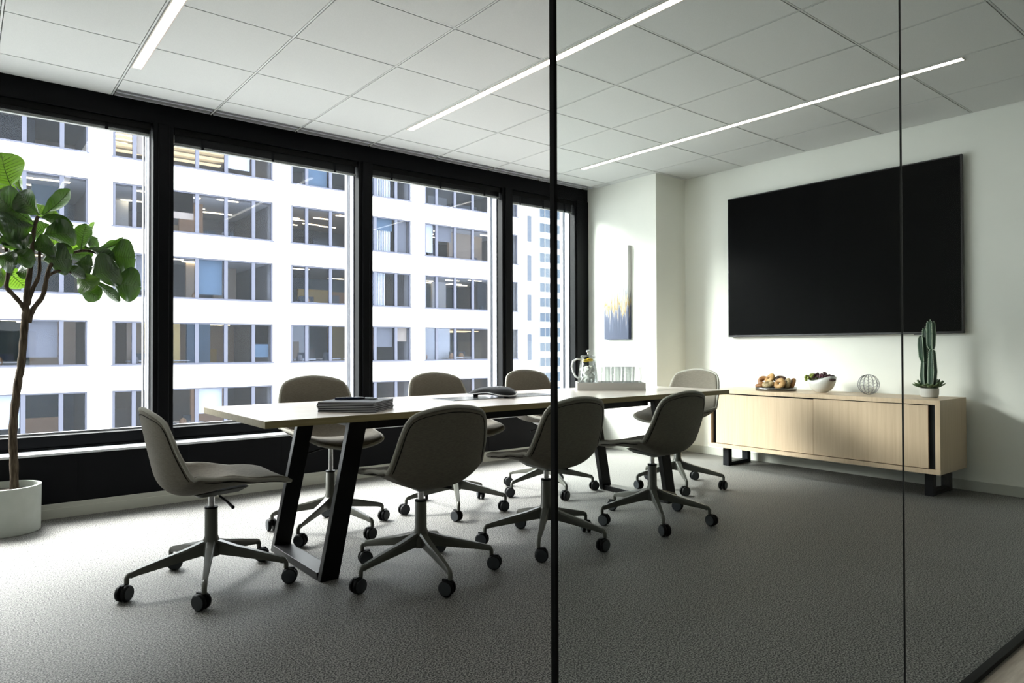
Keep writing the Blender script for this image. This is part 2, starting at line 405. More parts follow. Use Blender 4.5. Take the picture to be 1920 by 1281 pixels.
def make_chair(fabric_m, lift, base_rot):
    root = bpy.data.objects.new('office_chair', None); COL.objects.link(root); root.empty_display_size = .1
    na, nb = 14, 26
    sh = MB(); vs = []
    for j in range(nb+1):
        for i in range(na+1):
            p = shell_pt(-1+2*i/na, -1+2*j/nb); vs.append((p.x, p.y, p.z+lift))
    fs = [(j*(na+1)+i, j*(na+1)+i+1, (j+1)*(na+1)+i+1, (j+1)*(na+1)+i) for j in range(nb) for i in range(na)]
    sh.add(vs, fs)
    o = sh.build('seat_shell', fabric_m, root, smooth='all')
    q = o.modifiers.new('thickness', 'SOLIDIFY'); q.thickness = .026; q.offset = 0
    q = o.modifiers.new('smooth', 'SUBSURF'); q.levels = 2; q.render_levels = 2
    # piping along the outer edge
    edge = [(-1+2*i/na, -1) for i in range(na)]+[(1, -1+2*j/nb) for j in range(nb)]+[(1-2*i/na, 1) for i in range(na)]+[(-1, 1-2*j/nb) for j in range(nb)]
    pts = [shell_pt(a*.985, b*.992)+Vector((0, 0, lift)) for a, b in edge]
    for _ in range(2): pts = [(pts[i-1]+pts[i]*2+pts[(i+1) % len(pts)])/4 for i in range(len(pts))]
    cen = sum(pts, Vector())/len(pts)
    MB().ring([p+(p-cen).normalized()*.009 for p in pts], .0085, 8).build('piping', m_piping, o, smooth='all')
    sp_ = []
    for a, b in edge:
        a_, b_ = a*.93, b*.955; p0 = shell_pt(a_, b_); pu = shell_pt(a_, min(1, b_+.02)); pd = shell_pt(a_, max(-1, b_-.02)); pl = shell_pt(a_-.02, b_); pr = shell_pt(a_+.02, b_)
        nn = (pu-pd).cross(pr-pl).normalized()
        if nn.x > 0 and b > -.2: nn = -nn
        if b <= -.2 and nn.z > 0: nn = -nn
        sp_.append(p0+nn*.0118+Vector((0, 0, lift)))
    for _ in range(2): sp_ = [(sp_[i-1]+sp_[i]*2+sp_[(i+1) % len(sp_)])/4 for i in range(len(sp_))]
    MB().ring(sp_, .0026, 6).build('seam', m_seam, o, smooth='all')
    # under-seat mount, lever, gas lift
    mp = MB(); mp.hexa([(-.06, -.045, .378+lift), (.10, -.045, .386+lift), (.10, .045, .386+lift), (-.06, .045, .378+lift)], [(-.09, -.075, .398+lift), (.14, -.075, .412+lift), (.14, .075, .412+lift), (-.09, .075, .398+lift)])
    mp.build('seat_mount', m_lightgrey if lift else m_greige, root, bevel=.008)
    MB().tube([(.02, -.05, .378+lift), (.03, -.12, .366+lift), (.035, -.185, .352+lift)], [.005, .005, .007], 8).build('lever', m_rubber, root, smooth=True)
    MB().lathe([(.0135, .30), (.0135, .372+lift), (.026, .374+lift), (.026, .388+lift)], 20).build('gas_lift', m_chrome, root, smooth=True)
    cb = MB(); cb.lathe([(.020, .118), (.036, .122), (.040, .150), (.034, .185), (.0265, .205), (.0255, .325), (.0235, .328)], 24); cb.mi = 1; cb.lathe([(.0265, .322), (.0265, .329), (.016, .330)], 24)
    cb.build('base_column', [m_greige, m_rubber], root, smooth=True)
    R = .318
    for k in range(5):
        an = base_rot+k*2*PI/5; ca, sa = math.cos(an), math.sin(an)
        def W(r, s_, z): return (r*ca-s_*sa, r*sa+s_*ca, z)
        lg = MB()
        sec = [(.022, .019, .128, .190), (.10, .0165, .118, .164), (.20, .0135, .103, .139), (.285, .011, .090, .116), (.305, .0105, .084, .108)]
        vs = []; fs = []
        for r, hw, z0, z1 in sec:
            vs += [W(r, -hw*.6, z0), W(r, hw*.6, z0), W(r, hw, z1-.008), W(r, hw*.7, z1), W(r, -hw*.7, z1), W(r, -hw, z1-.008)]
        for i in range(len(sec)-1):
            for j in range(6): fs.append((i*6+j, i*6+(j+1) % 6, (i+1)*6+(j+1) % 6, (i+1)*6+j))
        fs += [tuple(range(5, -1, -1)), tuple(24+j for j in range(6))]
        lg.add(vs, fs)
        lg.tube([W(.296, 0, .103), W(.310, 0, .098), W(R, 0, .086), W(R, 0, .064)], [.0105, .011, .010, .0095], 10)
        lo = lg.build('leg', m_greige, root, smooth=True)
        cs = MB(); sw = an+random.uniform(-2.6, 2.6); cx, cy = R*ca, R*sa
        off = .014; ux, uy = math.cos(sw), math.sin(sw); wx, wy = -uy, ux
        cc = Vector((cx+ux*off, cy+uy*off, .0325))
        mt = Matrix(((wx, ux, 0), (wy, uy, 0), (0, 0, 1))).to_4x4()
        for sg in (-1, 1):
            cs.mi = 0
            prof = [(.001, sg*.0235), (.022, sg*.0235), (.0295, sg*.0215), (.0325, sg*.017), (.0325, sg*.0085), (.0295, sg*.0055), (.001, sg*.0055)]
            cs.lathe(prof, 22, cc, 'x', mt)
            cs.mi = 1
            cs.lathe([(.0225, sg*.0238), (.0265, sg*.0240), (.0275, sg*.0228)], 22, cc, 'x', mt)
        cs.mi = 0
        cs.tube([(cx, cy, .070), (cx, cy, .040)], .008, 10)
        cs.box(-.006, .006, -.016, .020, -.004, .034, Matrix.Translation(cc) @ mt)
        cs.build('castor', [m_rubber, m_ring], lo, smooth=True)
    return root
CH = [  # x, y, facing, lift, base angle (degrees, in the room), label
 (.841, 3.096, 0, 0, 34.5, 'grey fabric swivel chair seen in profile at the near left head of the table'),
 (1.602, 2.640, 90, 0, 44.5, 'grey fabric swivel chair seen from behind, near side of table, nearest the paper stack'),
 (2.357, 2.650, 90, 0, 5.7, 'grey fabric swivel chair seen from behind, partly covered by the black glass post'),
 (3.131, 2.595, 90, 0, 13.8, 'grey fabric swivel chair seen from behind through glass, in front of the far table leg'),
 (4.050, 3.123, 180, .08, 12.3, 'pale lit grey fabric chair at the far head of the table, facing the camera side'),
 (1.599, 3.587, 270, .08, 71.9, 'grey fabric chair on the window side, behind the stack of notebooks'),
 (2.415, 3.568, 270, .08, 23.4, 'grey fabric chair on the window side, just left of the conference phone'),
 (3.224, 3.610, 270, .08, 35.0, 'grey fabric chair on the window side, between the conference phone and the water tray'),
]
for x, y, fc, lift, ba, lab in CH:
    r_ = make_chair(m_fabric, lift, math.radians(ba-fc))
    r_.location = (x, y, 0); r_.rotation_euler = (0, 0, math.radians(fc))
    tag(r_, lab, 'chair', 'swivel chairs round the meeting table')

# ------------------------------------------------------------------ credenza and television
CX0, CX1, CY0, CY1, CZ0, CZ1 = 4.99, 5.462, 1.742, 3.525, .163, .652
t = thing('credenza', 'low pale oak sideboard with two sliding doors on black sled feet under the television', 'sideboard', (CX0, CY0, 0))
Dx, Dy = CX1-CX0, CY1-CY0
q = MB(); th = .030
q.box(0, Dx, 0, Dy, CZ1-th, CZ1); q.box(0, Dx, 0, Dy, CZ0, CZ0+th); q.box(0, Dx, 0, th, CZ0+th, CZ1-th); q.box(0, Dx, Dy-th, Dy, CZ0+th, CZ1-th); q.box(Dx-.012, Dx, th, Dy-th, CZ0+th, CZ1-th)
q.build('body', m_oak, t, bevel=.0012)
MB().box(.034, .046, th, Dy-th, CZ0+th, CZ1-th).build('inner_panel', m_blackmatte, t)
ymid = .86
MB().box(.010, .026, .075, ymid, CZ0+th+.005, CZ1-th-.007).build('door', m_oak, t, bevel=.001)
MB().box(.002, .018, ymid-.02, Dy-.072, CZ0+th+.005, CZ1-th-.010).build('door', m_oak, t, bevel=.001) if False else MB().box(.012, .028, ymid+.002, Dy-.072, CZ0+th+.005, CZ1-th-.012).build('door', m_oak, t, bevel=.001)
for ya in (.075, Dy-.135):
    lg = MB(); a, b = .095, .430
    lg.box(a, a+.05, ya, ya+.055, 0, CZ0); lg.box(b-.05, b, ya, ya+.055, 0, CZ0); lg.box(a+.05, b-.05, ya, ya+.055, .004, .030); lg.box(a+.05, b-.05, ya, ya+.055, CZ0-.022, CZ0)
    lg.build('leg', m_blackmatte, t, bevel=.0015)

t = thing('television', 'large black flat television switched off, hung on the wall above the sideboard', 'television', (5.457, 1.753, 1.098))
tw, thh = 1.882, 1.258
MB().box(0, .030, 0, tw, 0, thh).build('case', m_bezel, t, bevel=.003)
MB().box(-.0015, .0, .010, tw-.010, .016, thh-.010).build('screen', m_screen, t)
MB().box(-.0008, .002, .25, .32, -.006, .001).build('badge', m_ring, t)
MB().box(.030, .0495, .5, 1.4, .3, .95).build('wall_bracket', m_dark, t)

# painting on the column
t = thing('canvas_painting', 'unframed white canvas with gold and blue grey streaks hanging beside the window', 'painting', (5.028, 4.452, 1.087))
m_art = mat('abstract_canvas', rough=.6)
tc = N(m_art, 'TexCoord'); sx = N(m_art, 'SeparateXYZ'); L(m_art, tc.outputs['Object'], sx.inputs[0])
mp = N(m_art, 'Mapping'); mp.inputs['Scale'].default_value = (30, 30, 3.2); L(m_art, tc.outputs['Object'], mp.inputs[0])
nz = N(m_art, 'TexNoise'); nz.inputs['Scale'].default_value = 1.6; nz.inputs['Detail'].default_value = 5; L(m_art, mp.outputs[0], nz.inputs['Vector'])
ma = N(m_art, 'Math', operation='MULTIPLY_ADD'); ma.inputs[1].default_value = .62; L(m_art, nz.outputs[0], ma.inputs[0]); L(m_art, sx.outputs['Z'], ma.inputs[2])
cr = N(m_art, 'ValToRGB'); e = cr.color_ramp.elements
e[0].position = .44; e[0].color = (.018, .03, .07, 1); e[1].position = .95; e[1].color = (.62, .63, .61, 1)
for ps, cc in ((.54, (.045, .06, .11)), (.58, (.20, .20, .215)), (.62, (.20, .12, .015)), (.66, (.34, .29, .17)), (.72, (.19, .20, .22)), (.80, (.48, .48, .46))):
    n_ = e.new(ps); n_.color = (*cc, 1)
L(m_art, ma.outputs[0], cr.inputs[0]); L(m_art, cr.outputs[0], P(m_art).inputs['Base Color'])
MB().box(0, .040, 0, .32, 0, .91).build('canvas', m_art, t, bevel=.002)

# ------------------------------------------------------------------ things on the table
# power panel let into the table
t = thing('power_panel', 'flush satin metal cable panel let into the middle of the tabletop', 'cable panel', (2.055, 3.045, TZ+.0002))
MB().box(0, .74, 0, .215, 0, .0028).build('lid', mat('satin_lid', (.20, .21, .23), .18, .8), t, bevel=.001)
MB().box(.365, .370, 0, .215, .0028, .0034).build('seam', m_dark, t)
# notebooks: six stacked, slightly turned
m_cover = mat('navy_cover', (.002, .003, .007), .5, spec=.12); m_pages = mat('page_block', (.42, .43, .46), .6)
base = Vector((1.420, 2.900, TZ)); ang = math.atan2(2.751-2.95, 1.406-1.232)
nbw, nbh = .265, .245
place = ['lowest in the stack, on the tabletop', 'second up from the tabletop in the stack', 'third up from the tabletop in the stack', 'third down from the top of the stack', 'second down from the top of the stack', 'top of the stack, under the pens']
for k in range(6):
    t = thing('notebook', 'navy covered notebook with grey pages, %s' % place[k], 'notebook', base+Vector((random.uniform(-.004, .004), random.uniform(-.004, .004), .0076*k+.0002)), ang+random.uniform(-.03, .03), 'stack of notebooks on the table')
    cvr = MB(); cvr.box(-nbw/2, nbw/2, -nbh/2, nbh/2, 0, .0022); cvr.box(-nbw/2, nbw/2, -nbh/2, nbh/2, .0054, .0074); cvr.box(-nbw/2, -nbw/2+.002, -nbh/2, nbh/2, .0012, .0060)
    cvr.build('cover', m_cover, t)
    MB().box(-nbw/2+.002, nbw/2-.002, -nbh/2+.001, nbh/2-.001, .0012, .0060).build('page_block', m_pages, t)
zt = TZ+.0076*6
for k, (dx, dy, a2, cc) in enumerate(((.02, .02, .2, (.03, .03, .04)), (.045, .0, -.25, (.4, .42, .46)), (-.02, .035, .5, (.02, .03, .08)))):
    t = thing('pen', ['black pen lying on the notebook stack', 'silver pen lying on the notebook stack', 'dark blue pen lying on the notebook stack'][k], 'pen', (base.x+dx, base.y+dy, zt+.0056), ang+a2, 'pens on the notebook stack')
    MB().tube([(-.065, 0, 0), (-.055, 0, 0), (.05, 0, 0), (.068, 0, 0)], [.0035, .0050, .0050, .0015], 10).build('barrel', mat('pen_barrel', cc, .25, .4), t, smooth=True)
    MB().box(-.060, -.02, -.0012, .0012, .0048, .0064).build('clip', m_chrome, t)
# conference phone: three-lobed speakerphone
t = thing('conference_phone', 'black three-lobed conference speakerphone with light rim on the table panel', 'phone', (2.42, 3.150, TZ+.0065), math.radians(20))
ph = MB(); n = 72; rings = [(0, .052, 0), (.35, .053, 0), (.62, .050, 0), (.85, .040, 0), (.97, .029, 0), (1.0, .022, 0), (.96, .015, 0), (.80, .010, 0), (0, .008, 0)]
def prad(a): return .105+.062*(.5+.5*math.cos(3*a))**1.1
vs = []; fs = []
for s_, z, _x in rings:
    for j in range(n):
        a = 2*PI*j/n; lob = (.5+.5*math.cos(3*a)); r = prad(a)*max(s_, .001); zz = z-(.014*lob*s_**2 if z > .02 else .004*lob*s_) + (.0 if z > .02 else .0)
        vs.append((r*math.cos(a), r*math.sin(a), max(zz, .004)))
for i in range(len(rings)-1):
    for j in range(n): fs.append((i*n+j, i*n+(j+1) % n, (i+1)*n+(j+1) % n, (i+1)*n+j))
ph.add(vs, fs); ph.build('body', m_blkplastic, t, smooth='all')
MB().ring([(1.0*prad(2*PI*j/n)*math.cos(2*PI*j/n), 1.0*prad(2*PI*j/n)*math.sin(2*PI*j/n), .0235-.014*(.5+.5*math.cos(6*PI*j/n))) for j in range(n)], .0028, 6).build('rim', m_lightgrey, t, smooth='all')
kp = MB(); kp.box(-.035, .035, -.035, .030, .0505, .0535)
kp.build('keypad', mat('keypad_grey', (.18, .18, .18), .4), t, bevel=.001)
ky = MB()
for i in range(4):
    for j in range(3): ky.box(-.030+i*.016, -.019+i*.016, -.030+j*.012, -.022+j*.012, .0535, .0550)
ky.build('key', m_lightgrey, t)
MB().box(-.03, .03, .008, .026, .0535, .0545).build('display', m_screen, t)
for k in range(3):
    a = 2*PI*k/3; MB().lathe([(.014, -.003), (.014, .014)], 12, (.12*math.cos(a), .12*math.sin(a), .0)).build('foot', m_rubber, t)

# water tray
tv = Vector((3.508-3.172, 2.958-3.252, 0)); ta = math.atan2(tv.y, tv.x); tlen = tv.length
t = thing('serving_tray', 'grey rimmed rectangular tray holding the water jug and tumblers', 'tray', (3.172, 3.252, TZ), ta)
td = .26; th_ = .052
q = MB(); q.box(0, tlen, 0, .012, 0, th_); q.box(0, tlen, td-.012, td, 0, th_); q.box(0, .012, .012, td-.012, 0, th_); q.box(tlen-.012, tlen, .012, td-.012, 0, th_)
q.build('rim', m_greytray, t, bevel=.0015)
MB().box(.012, tlen-.012, .012, td-.012, .0, .038).build('tray_base', m_traywhite, t)
zt = TZ+.038
def tray_pt(u, v): return Vector((3.172, 3.252, 0))+Matrix.Rotation(ta, 3, 'Z') @ Vector((u, v, 0))
p = tray_pt(.078, .12)
t = thing('water_jug', 'glass jug of iced water with lemon slices on the tray', 'jug', (p.x, p.y, zt), ta); t.scale = (1.15, 1.15, 1.15)
def gshell(prof, wl, n=36):
    return prof+[(max(r-wl, .001), z if i else prof[-1][1]) for i, (r, z) in reversed(list(enumerate(prof)))]
out = [(.052, .0), (.058, .004), (.060, .02), (.055, .07), (.047, .125), (.043, .150), (.045, .165)]
inn = [(.042, .165), (.040, .150), (.044, .125), (.052, .07), (.056, .022), (.050, .010), (.001, .010)]
MB().lathe(out+inn, 40).build('jug_body', m_drink, t, smooth='all')
MB().tube([(-.044, 0, .145), (-.065, 0, .148), (-.088, 0, .135), (-.096, 0, .105), (-.088, 0, .07), (-.074, 0, .045), (-.058, 0, .034)], [.006, .006, .006, .006, .006, .006, .005], 10).build('handle', mat('milky_glass', (.75, .77, .77), .15), t, smooth='all')
MB().lathe([(.001, .012), (.0495, .012), (.0545, .022), (.051, .07), (.0425, .125), (.039, .142), (.001, .142)], 32).build('water', m_water, t, smooth='all')
ic = MB()
for k in range(80):
    zz = random.uniform(.02, .10); rr = random.uniform(0, .036); a = random.uniform(0, 6.28)
    ic.box(-.009, .009, -.009, .009, -.009, .009, Matrix.Translation((rr*math.cos(a), rr*math.sin(a), zz)) @ Euler([random.uniform(0, 3) for _ in range(3)]).to_matrix().to_4x4())
ic.build('ice', m_ice, t, bevel=.002)
lm_ = MB(); m_lemon = mat('lemon', (.85, .62, .03), .4); m_lemonin = mat('lemon_flesh', (.93, .80, .22), .4)
for k in range(6):
    a = k*1.05; rr = .019 if k else 0
    lm_.mi = 0; mt_ = Matrix.Translation((rr*math.cos(a), rr*math.sin(a), .136+.0035*(k % 3))) @ Euler((random.uniform(-.3, .3), random.uniform(-.3, .3), 0)).to_matrix().to_4x4()
    lm_.lathe([(.0195, -.0022), (.0205, 0), (.0195, .0022)], 20, mtx=mt_)
    lm_.mi = 1; lm_.lathe([(.0001, .0025), (.0175, .0025)], 20, mtx=mt_)
lm_.build('lemon_slice', [m_lemon, m_lemonin], t, smooth=True)
MB().lathe([(.001, .176), (.010, .172), (.038, .170), (.044, .166)], 28).build('lid', m_drink, t, smooth='all')
kn = MB(); kn.tube([(.0, 0, .172), (.0, 0, .184)], .004, 8); kn.ball((.0, 0, .192), .010, sc=(1.2, .7, .9)); kn.build('lid_knob', m_chrome, t, smooth='all')
gl = [(.190, .070), (.260, .070), (.330, .070), (.400, .070), (.225, .165), (.295, .165), (.365, .165)]
gp0 = None
glab = ['front row, nearest the jug', 'front row, second from the jug', 'front row, third from the jug', 'front row, at the right end of the tray', 'back row, nearest the jug', 'back row, middle', 'back row, at the right end']
for k, (u, v) in enumerate(gl):
    p = tray_pt(u, v)
    g_ = MB().lathe([(.026, 0), (.029, .003), (.0335, .118), (.0318, .118), (.0272, .012), (.001, .010)], 28).build('tumbler', m_drink, None, smooth='all') if gp0 is None else gp0.copy()
    if gp0 is None: gp0 = g_
    else: COL.objects.link(g_)
    g_.location = (p.x, p.y, zt)
    tag(g_, 'empty clear glass tumbler on the tray, %s' % glab[k], 'glass', 'tumblers on the tray')

# ------------------------------------------------------------------ things on the credenza
# pastry platter
pc = Vector((5.20, 3.02, CZ1))
t = tag(MB().lathe([(.001, .005), (.150, .005), (.158, .027), (.162, .027), (.156, 0), (.001, 0)], 44).build('serving_plate', mat('steel_plate', (.22, .21, .20), .22, .95), None, smooth='all', loc=pc), 'round polished metal plate under the bagels', 'plate')
def bread(name, r1, r2, loc, rot, m_, label, cat='bagel', flat=.8):
    n, k = 26, 12; vs = []; fs = []; q_ = MB(); sd_ = random.random()*9
    for i in range(n):
        a = 2*PI*i/n; rr = r1*(1+.04*math.sin(2*a+sd_)); r2_ = r2*(1+.07*math.sin(3*a+sd_))
        for j in range(k):
            b = 2*PI*j/k; vs.append(((rr+r2_*math.cos(b))*math.cos(a), (rr+r2_*math.cos(b))*math.sin(a), r2_*flat*math.sin(b)))
    for i in range(n):
        for j in range(k): fs.append((i*k+j, ((i+1) % n)*k+j, ((i+1) % n)*k+(j+1) % k, i*k+(j+1) % k))
    q_.add(vs, fs); o = q_.build(name, m_, None, smooth='all', loc=loc); o.rotation_euler = rot
    return tag(o, label, cat, 'bagels on the metal plate')
def crust(name, a, b, s=30): return noise_color(mat(name, rough=.55), a, b, s, bump=.4, bdist=.003)
cg = crust('golden_crust', (.27, .13, .035), (.44, .27, .10)); cb2 = crust('brown_crust', (.17, .065, .016), (.30, .14, .042)); cd2 = crust('dark_crust', (.03, .012, .007), (.09, .038, .02), 45); cs2 = crust('seeded_crust', (.22, .15, .06), (.46, .36, .20), 90)
z0 = CZ1+.005
def cp(u, v): # u: along the picture's left-right (toward -Y), v toward the viewer
    return pc.x-v, pc.y-u
BG = [(-.080, .040, .022, 0, 0, cb2, 'orange brown bagel lying flat at the left front of the plate'),
      (-.100, -.02, .052, 1.1, .4, cb2, 'orange brown bagel leaning at the far left of the plate'),
      (-.048, -.01, .075, .9, -.5, cg, 'golden bagel propped high on the left of the pile'),
      (-.018, .058, .036, .35, .1, cs2, 'flatter seeded bagel at the front middle of the plate'),
      (.012, -.03, .072, .35, .2, cd2, 'dark chocolate brown bagel on the top of the pile'),
      (.058, .050, .044, 1.0, -.2, cg, 'golden bagel with its hole facing out, front right'),
      (.084, .012, .042, 1.15, -.7, cs2, 'pale seeded bagel leaning right behind the golden one'),
      (.102, -.022, .040, 1.15, -.8, cb2, 'brown bagel standing at the right end of the pile')]
for u, v, z, rx, rz, m_, lab in BG:
    x, y = cp(u*1.22, v*1.25); bread('bagel', .0290, .0212, (x, y, z0+z*1.12+.006), (rx, 0, rz-PI/2), m_, lab)
# fruit bowl
bc = Vector((5.235, 2.655, CZ1))
t = thing('fruit_bowl', 'white ceramic bowl with raised oval handle hole, full of grapes', 'bowl', bc, math.radians(-112))
n = 48; vs = []; fs = []; rows = [(.036, .0), (.042, .003), (.070, .018), (.091, .042), (.103, .075), (.108, .112)]
inn_ = [(.103, .112), (.098, .077), (.086, .046), (.064, .024), (.030, .012), (.001, .010)]
def bowl_pt(r, z, a, lift=True):
    s_ = min(1, z/.112); rim = .5+.5*math.cos(2*a)
    zz = z*(1+s_*(.34*rim-.17)); rr = r*(1+.12*s_*rim)
    return (rr*math.cos(a), rr*.86*math.sin(a), zz)
allr = rows+inn_
for r, z in allr:
    for j in range(n): vs.append(bowl_pt(r, z, 2*PI*j/n))
for i in range(len(allr)-1):
    for j in range(n):
        fs.append((i*n+j, i*n+(j+1) % n, (i+1)*n+(j+1) % n, (i+1)*n+j))
MB().add(vs, fs).build('bowl_body', m_white, t, smooth='all')
for sg in (1, -1):
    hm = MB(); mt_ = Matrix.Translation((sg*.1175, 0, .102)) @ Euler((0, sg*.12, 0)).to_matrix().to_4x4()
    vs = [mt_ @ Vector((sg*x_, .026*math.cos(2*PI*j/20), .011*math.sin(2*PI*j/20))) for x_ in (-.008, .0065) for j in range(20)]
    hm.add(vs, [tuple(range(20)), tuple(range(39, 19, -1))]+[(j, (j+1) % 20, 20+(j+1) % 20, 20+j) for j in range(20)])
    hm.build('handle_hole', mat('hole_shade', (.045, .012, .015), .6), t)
def grapes(label, cols, spots, seed):
    rnd = random.Random(seed); t = thing('grape_bunch', label, 'grapes', (bc.x, bc.y, bc.z))
    ms = [noise_color(mat('grape_skin', rough=.3), cols[0], cols[1], 25)]
    g_ = MB()
    for (x, y, z) in spots:
        g_.ball((x, y, z), rnd.uniform(.0098, .0118), 12, 8, (1, 1, 1.12))
    g_.build('grapes', ms, t, smooth='all')
    s_ = MB(); c0 = sum((Vector(p) for p in spots), Vector())/len(spots)
    for p in spots[::3]: s_.tube([c0+Vector((0, 0, .004)), Vector(p)], .0013, 5)
    s_.build('stem', mat('grape_stem', (.12, .14, .04), .7), t)
rnd = random.Random(4)
red = []; grn = []
for k in range(64):
    # +Y is left in the picture; pile height follows
    u = rnd.uniform(-.085, .075); v = rnd.uniform(-.055, .06); h_ = .112+.035*(1-(u/.10)**2)*(1-(v/.08)**2)*rnd.uniform(.45, 1.15)
    red.append((-v, u, h_))
for k in range(34):
    u = rnd.uniform(.035, .112); v = rnd.uniform(-.03, .070); h_ = .098+.028*rnd.uniform(0, 1)+.012*(u < .08)
    grn.append((-v, u, h_))
grapes('bunch of dark red grapes heaped in the white bowl', ((.018, .004, .008), (.085, .016, .03)), red, 1)
grapes('bunch of green grapes at the left rim of the white bowl', ((.16, .21, .02), (.28, .33, .07)), grn, 2)
# wire ball
ws = Vector((5.245, 2.305, CZ1)); Rw = .073
t = thing('wire_sphere', 'decorative ball woven from silver wire on the sideboard', 'ornament', ws)
wb = MB()
for k in range(7):
    ax = Euler((0, .25, k*PI/7)).to_matrix()
    wb.ring([ax @ Vector((Rw*math.cos(2*PI*j/36), 0, Rw*math.sin(2*PI*j/36)))+Vector((0, 0, Rw+.002)) for j in range(36)], .0018, 5)
wb.build('rib_wire', mat('wire_silver', (.30, .30, .31), .3, .9), t, smooth='all')
wv = MB()
for k in range(6):
    z = -.78+k*.31; r = math.sqrt(1-z*z)*Rw
    wv.ring([(r*1.0*math.cos(2*PI*j/54)*(1+.03*math.sin(j*PI)), r*math.sin(2*PI*j/54), z*Rw+Rw+.002+.006*math.sin(2*PI*j/6)) for j in range(54)], .0012, 5)
wv.build('weave_wire', mat('wire_silver_fine', (.38, .38, .39), .3, .9), t, smooth='all')
# cactus
cc_ = Vector((5.245, 1.895, CZ1))
t = thing('potted_cactus', 'tall columnar cactus with succulents in a round white pot', 'potted plant', cc_)
MB().lathe([(.001, 0), (.044, 0), (.052, .006), (.057, .025), (.058, .066), (.054, .066), (.052, .054), (.001, .054)], 36).build('pot', mat('speckled_pot', (.50, .49, .46), .6), t, smooth=True)
MB().lathe([(.001, .060), (.0525, .058)], 24).build('soil', m_soil, t)
m_cac = noise_color(mat('cactus_skin', rough=.55), (.006, .026, .011), (.018, .065, .027), 12); m_sp = mat('cactus_spines', (.55, .64, .50), .8)
def stalk(pts, rads, ribs=5):
    b_ = MB(); pts = [Vector(p) for p in pts]; vs = []; fs = []; n_ = ribs*6; K = 26; sp = MB()
    def at(u):
        s_ = u*(len(pts)-1); i = min(int(s_), len(pts)-2); f = s_-i
        return pts[i].lerp(pts[i+1], f), rads[i]*(1-f)+rads[i+1]*f
    for k in range(K+1):
        u = k/K; c0, r = at(u)
        if u > .90: r *= math.sqrt(max(0.0004, 1-((u-.90)/.10)**2))
        for j in range(n_):
            a = 2*PI*j/n_+.5; rr = r*(.74+.26*abs(math.cos(ribs*a/2))**1.2)
            vs.append(c0+Vector((rr*math.cos(a), rr*math.sin(a), 0)))
        if k % 1 == 0 and k > 1:
            for q_ in range(ribs):
                a = 2*PI*q_/ribs; rr = r*1.0
                for dz in (0, .5/K*(pts[-1]-pts[0]).length):
                    sp.ball(c0+Vector((rr*math.cos(a), rr*math.sin(a), dz)), .0031, 5, 4)
    for k in range(K):
        for j in range(n_): fs.append((k*n_+j, k*n_+(j+1) % n_, (k+1)*n_+(j+1) % n_, (k+1)*n_+j))
    fs.append(tuple(K*n_+j for j in range(n_)))
    b_.add(vs, fs); o = b_.build('stalk', m_cac, t, smooth='all'); sp.build('spines', m_sp, o, smooth='all')
# screen right is -Y
stalk([(0, -.012, .06), (0, -.018, .18), (0, -.016, .34), (0, -.010, .345)][:3], [.024, .030, .020])
stalk([(0, -.014, .335), (0, -.010, .36), (0, -.010, .44), (0, -.008, .535)], [.016, .027, .030, .026])
stalk([(-.005, .034, .06), (-.005, .040, .15), (-.005, .036, .255)], [.018, .022, .015])
stalk([(-.005, .036, .245), (-.005, .042, .28), (-.005, .046, .36), (-.005, .048, .43)], [.014, .025, .028, .022])
stalk([(.02, .022, .06), (.018, .026, .30), (.016, .030, .485)], [.024, .026, .021])
m_suc = noise_color(mat('succulent_leaf', rough=.45), (.035, .075, .025), (.11, .17, .065), 14)
for k in range(30):
    a = k*2.4; el = .15+.9*((k*37 % 11)/11); rr = .034+.010*((k*13) % 5)/5; ln = .056+.022*((k*7) % 4)/4
    base_ = Vector((rr*math.cos(a), rr*math.sin(a), .068)); d_ = Vector((math.cos(a)*math.cos(el), math.sin(a)*math.cos(el), math.sin(el)))
    tip = base_+d_*ln; b2 = MB(); b2.tube([base_, base_+d_*ln*.35+Vector((0, 0, .001)), base_+d_*ln*.75+Vector((0, 0, .003)), tip+Vector((0, 0, .005))], [(.006, .0035), (.012, .005), (.0145, .005), (.002, .0015)], 8)
    b2.build('succulent_leaf', m_suc, t, smooth='all')

# ------------------------------------------------------------------ fiddle leaf fig
PX, PY = .200, 4.690
t = thing('fiddle_leaf_fig', 'tall fiddle leaf fig tree in a round pale planter by the leftmost window', 'potted plant', (PX, PY, 0))
MB().lathe([(.001, 0), (.158, 0), (.162, .004), (.165, .253), (.150, .253), (.148, .215), (.001, .215)], 56).build('planter', m_pot, t, smooth=True)
MB().lathe([(.001, .224), (.08, .222), (.148, .216)], 32).build('soil', m_soil, t)
O = Vector((PX, PY, 0))
def tp(x, y, dy=0): return px(x, y, PY+dy)-O
def spline(pts, n):
    out_ = []
    for i in range(len(pts)-1):
        p0, p1, p2, p3 = pts[max(0, i-1)], pts[i], pts[i+1], pts[min(len(pts)-1, i+2)]
        for k in range(n):
            f = k/n; out_.append(.5*((2*p1)+(-p0+p2)*f+(2*p0-5*p1+4*p2-p3)*f*f+(-p0+3*p1-3*p2+p3)*f**3))
    return out_+[pts[-1]]
def branch(pp, r0, r1, name='branch', par=None):
    ps = spline([tp(*p) for p in pp], 5); K = len(ps)
    rr = [(r0+(r1-r0)*i/(K-1))*(1+.07*math.sin(i*1.7)) for i in range(K)]
    return MB().tube(ps, rr, 10).build(name, m_bark, par or t, smooth='all')
trunk = branch([(27, 920), (26, 870), (24, 820), (27, 770), (34, 715), (39, 690), (43, 650), (46, 610), (48, 585)], .0215, .019, 'trunk')
branch([(48, 588), (42, 573), (24, 552), (12, 538), (15, 515), (13, 480), (8, 445), (5, 420)], .014, .008, par=trunk)
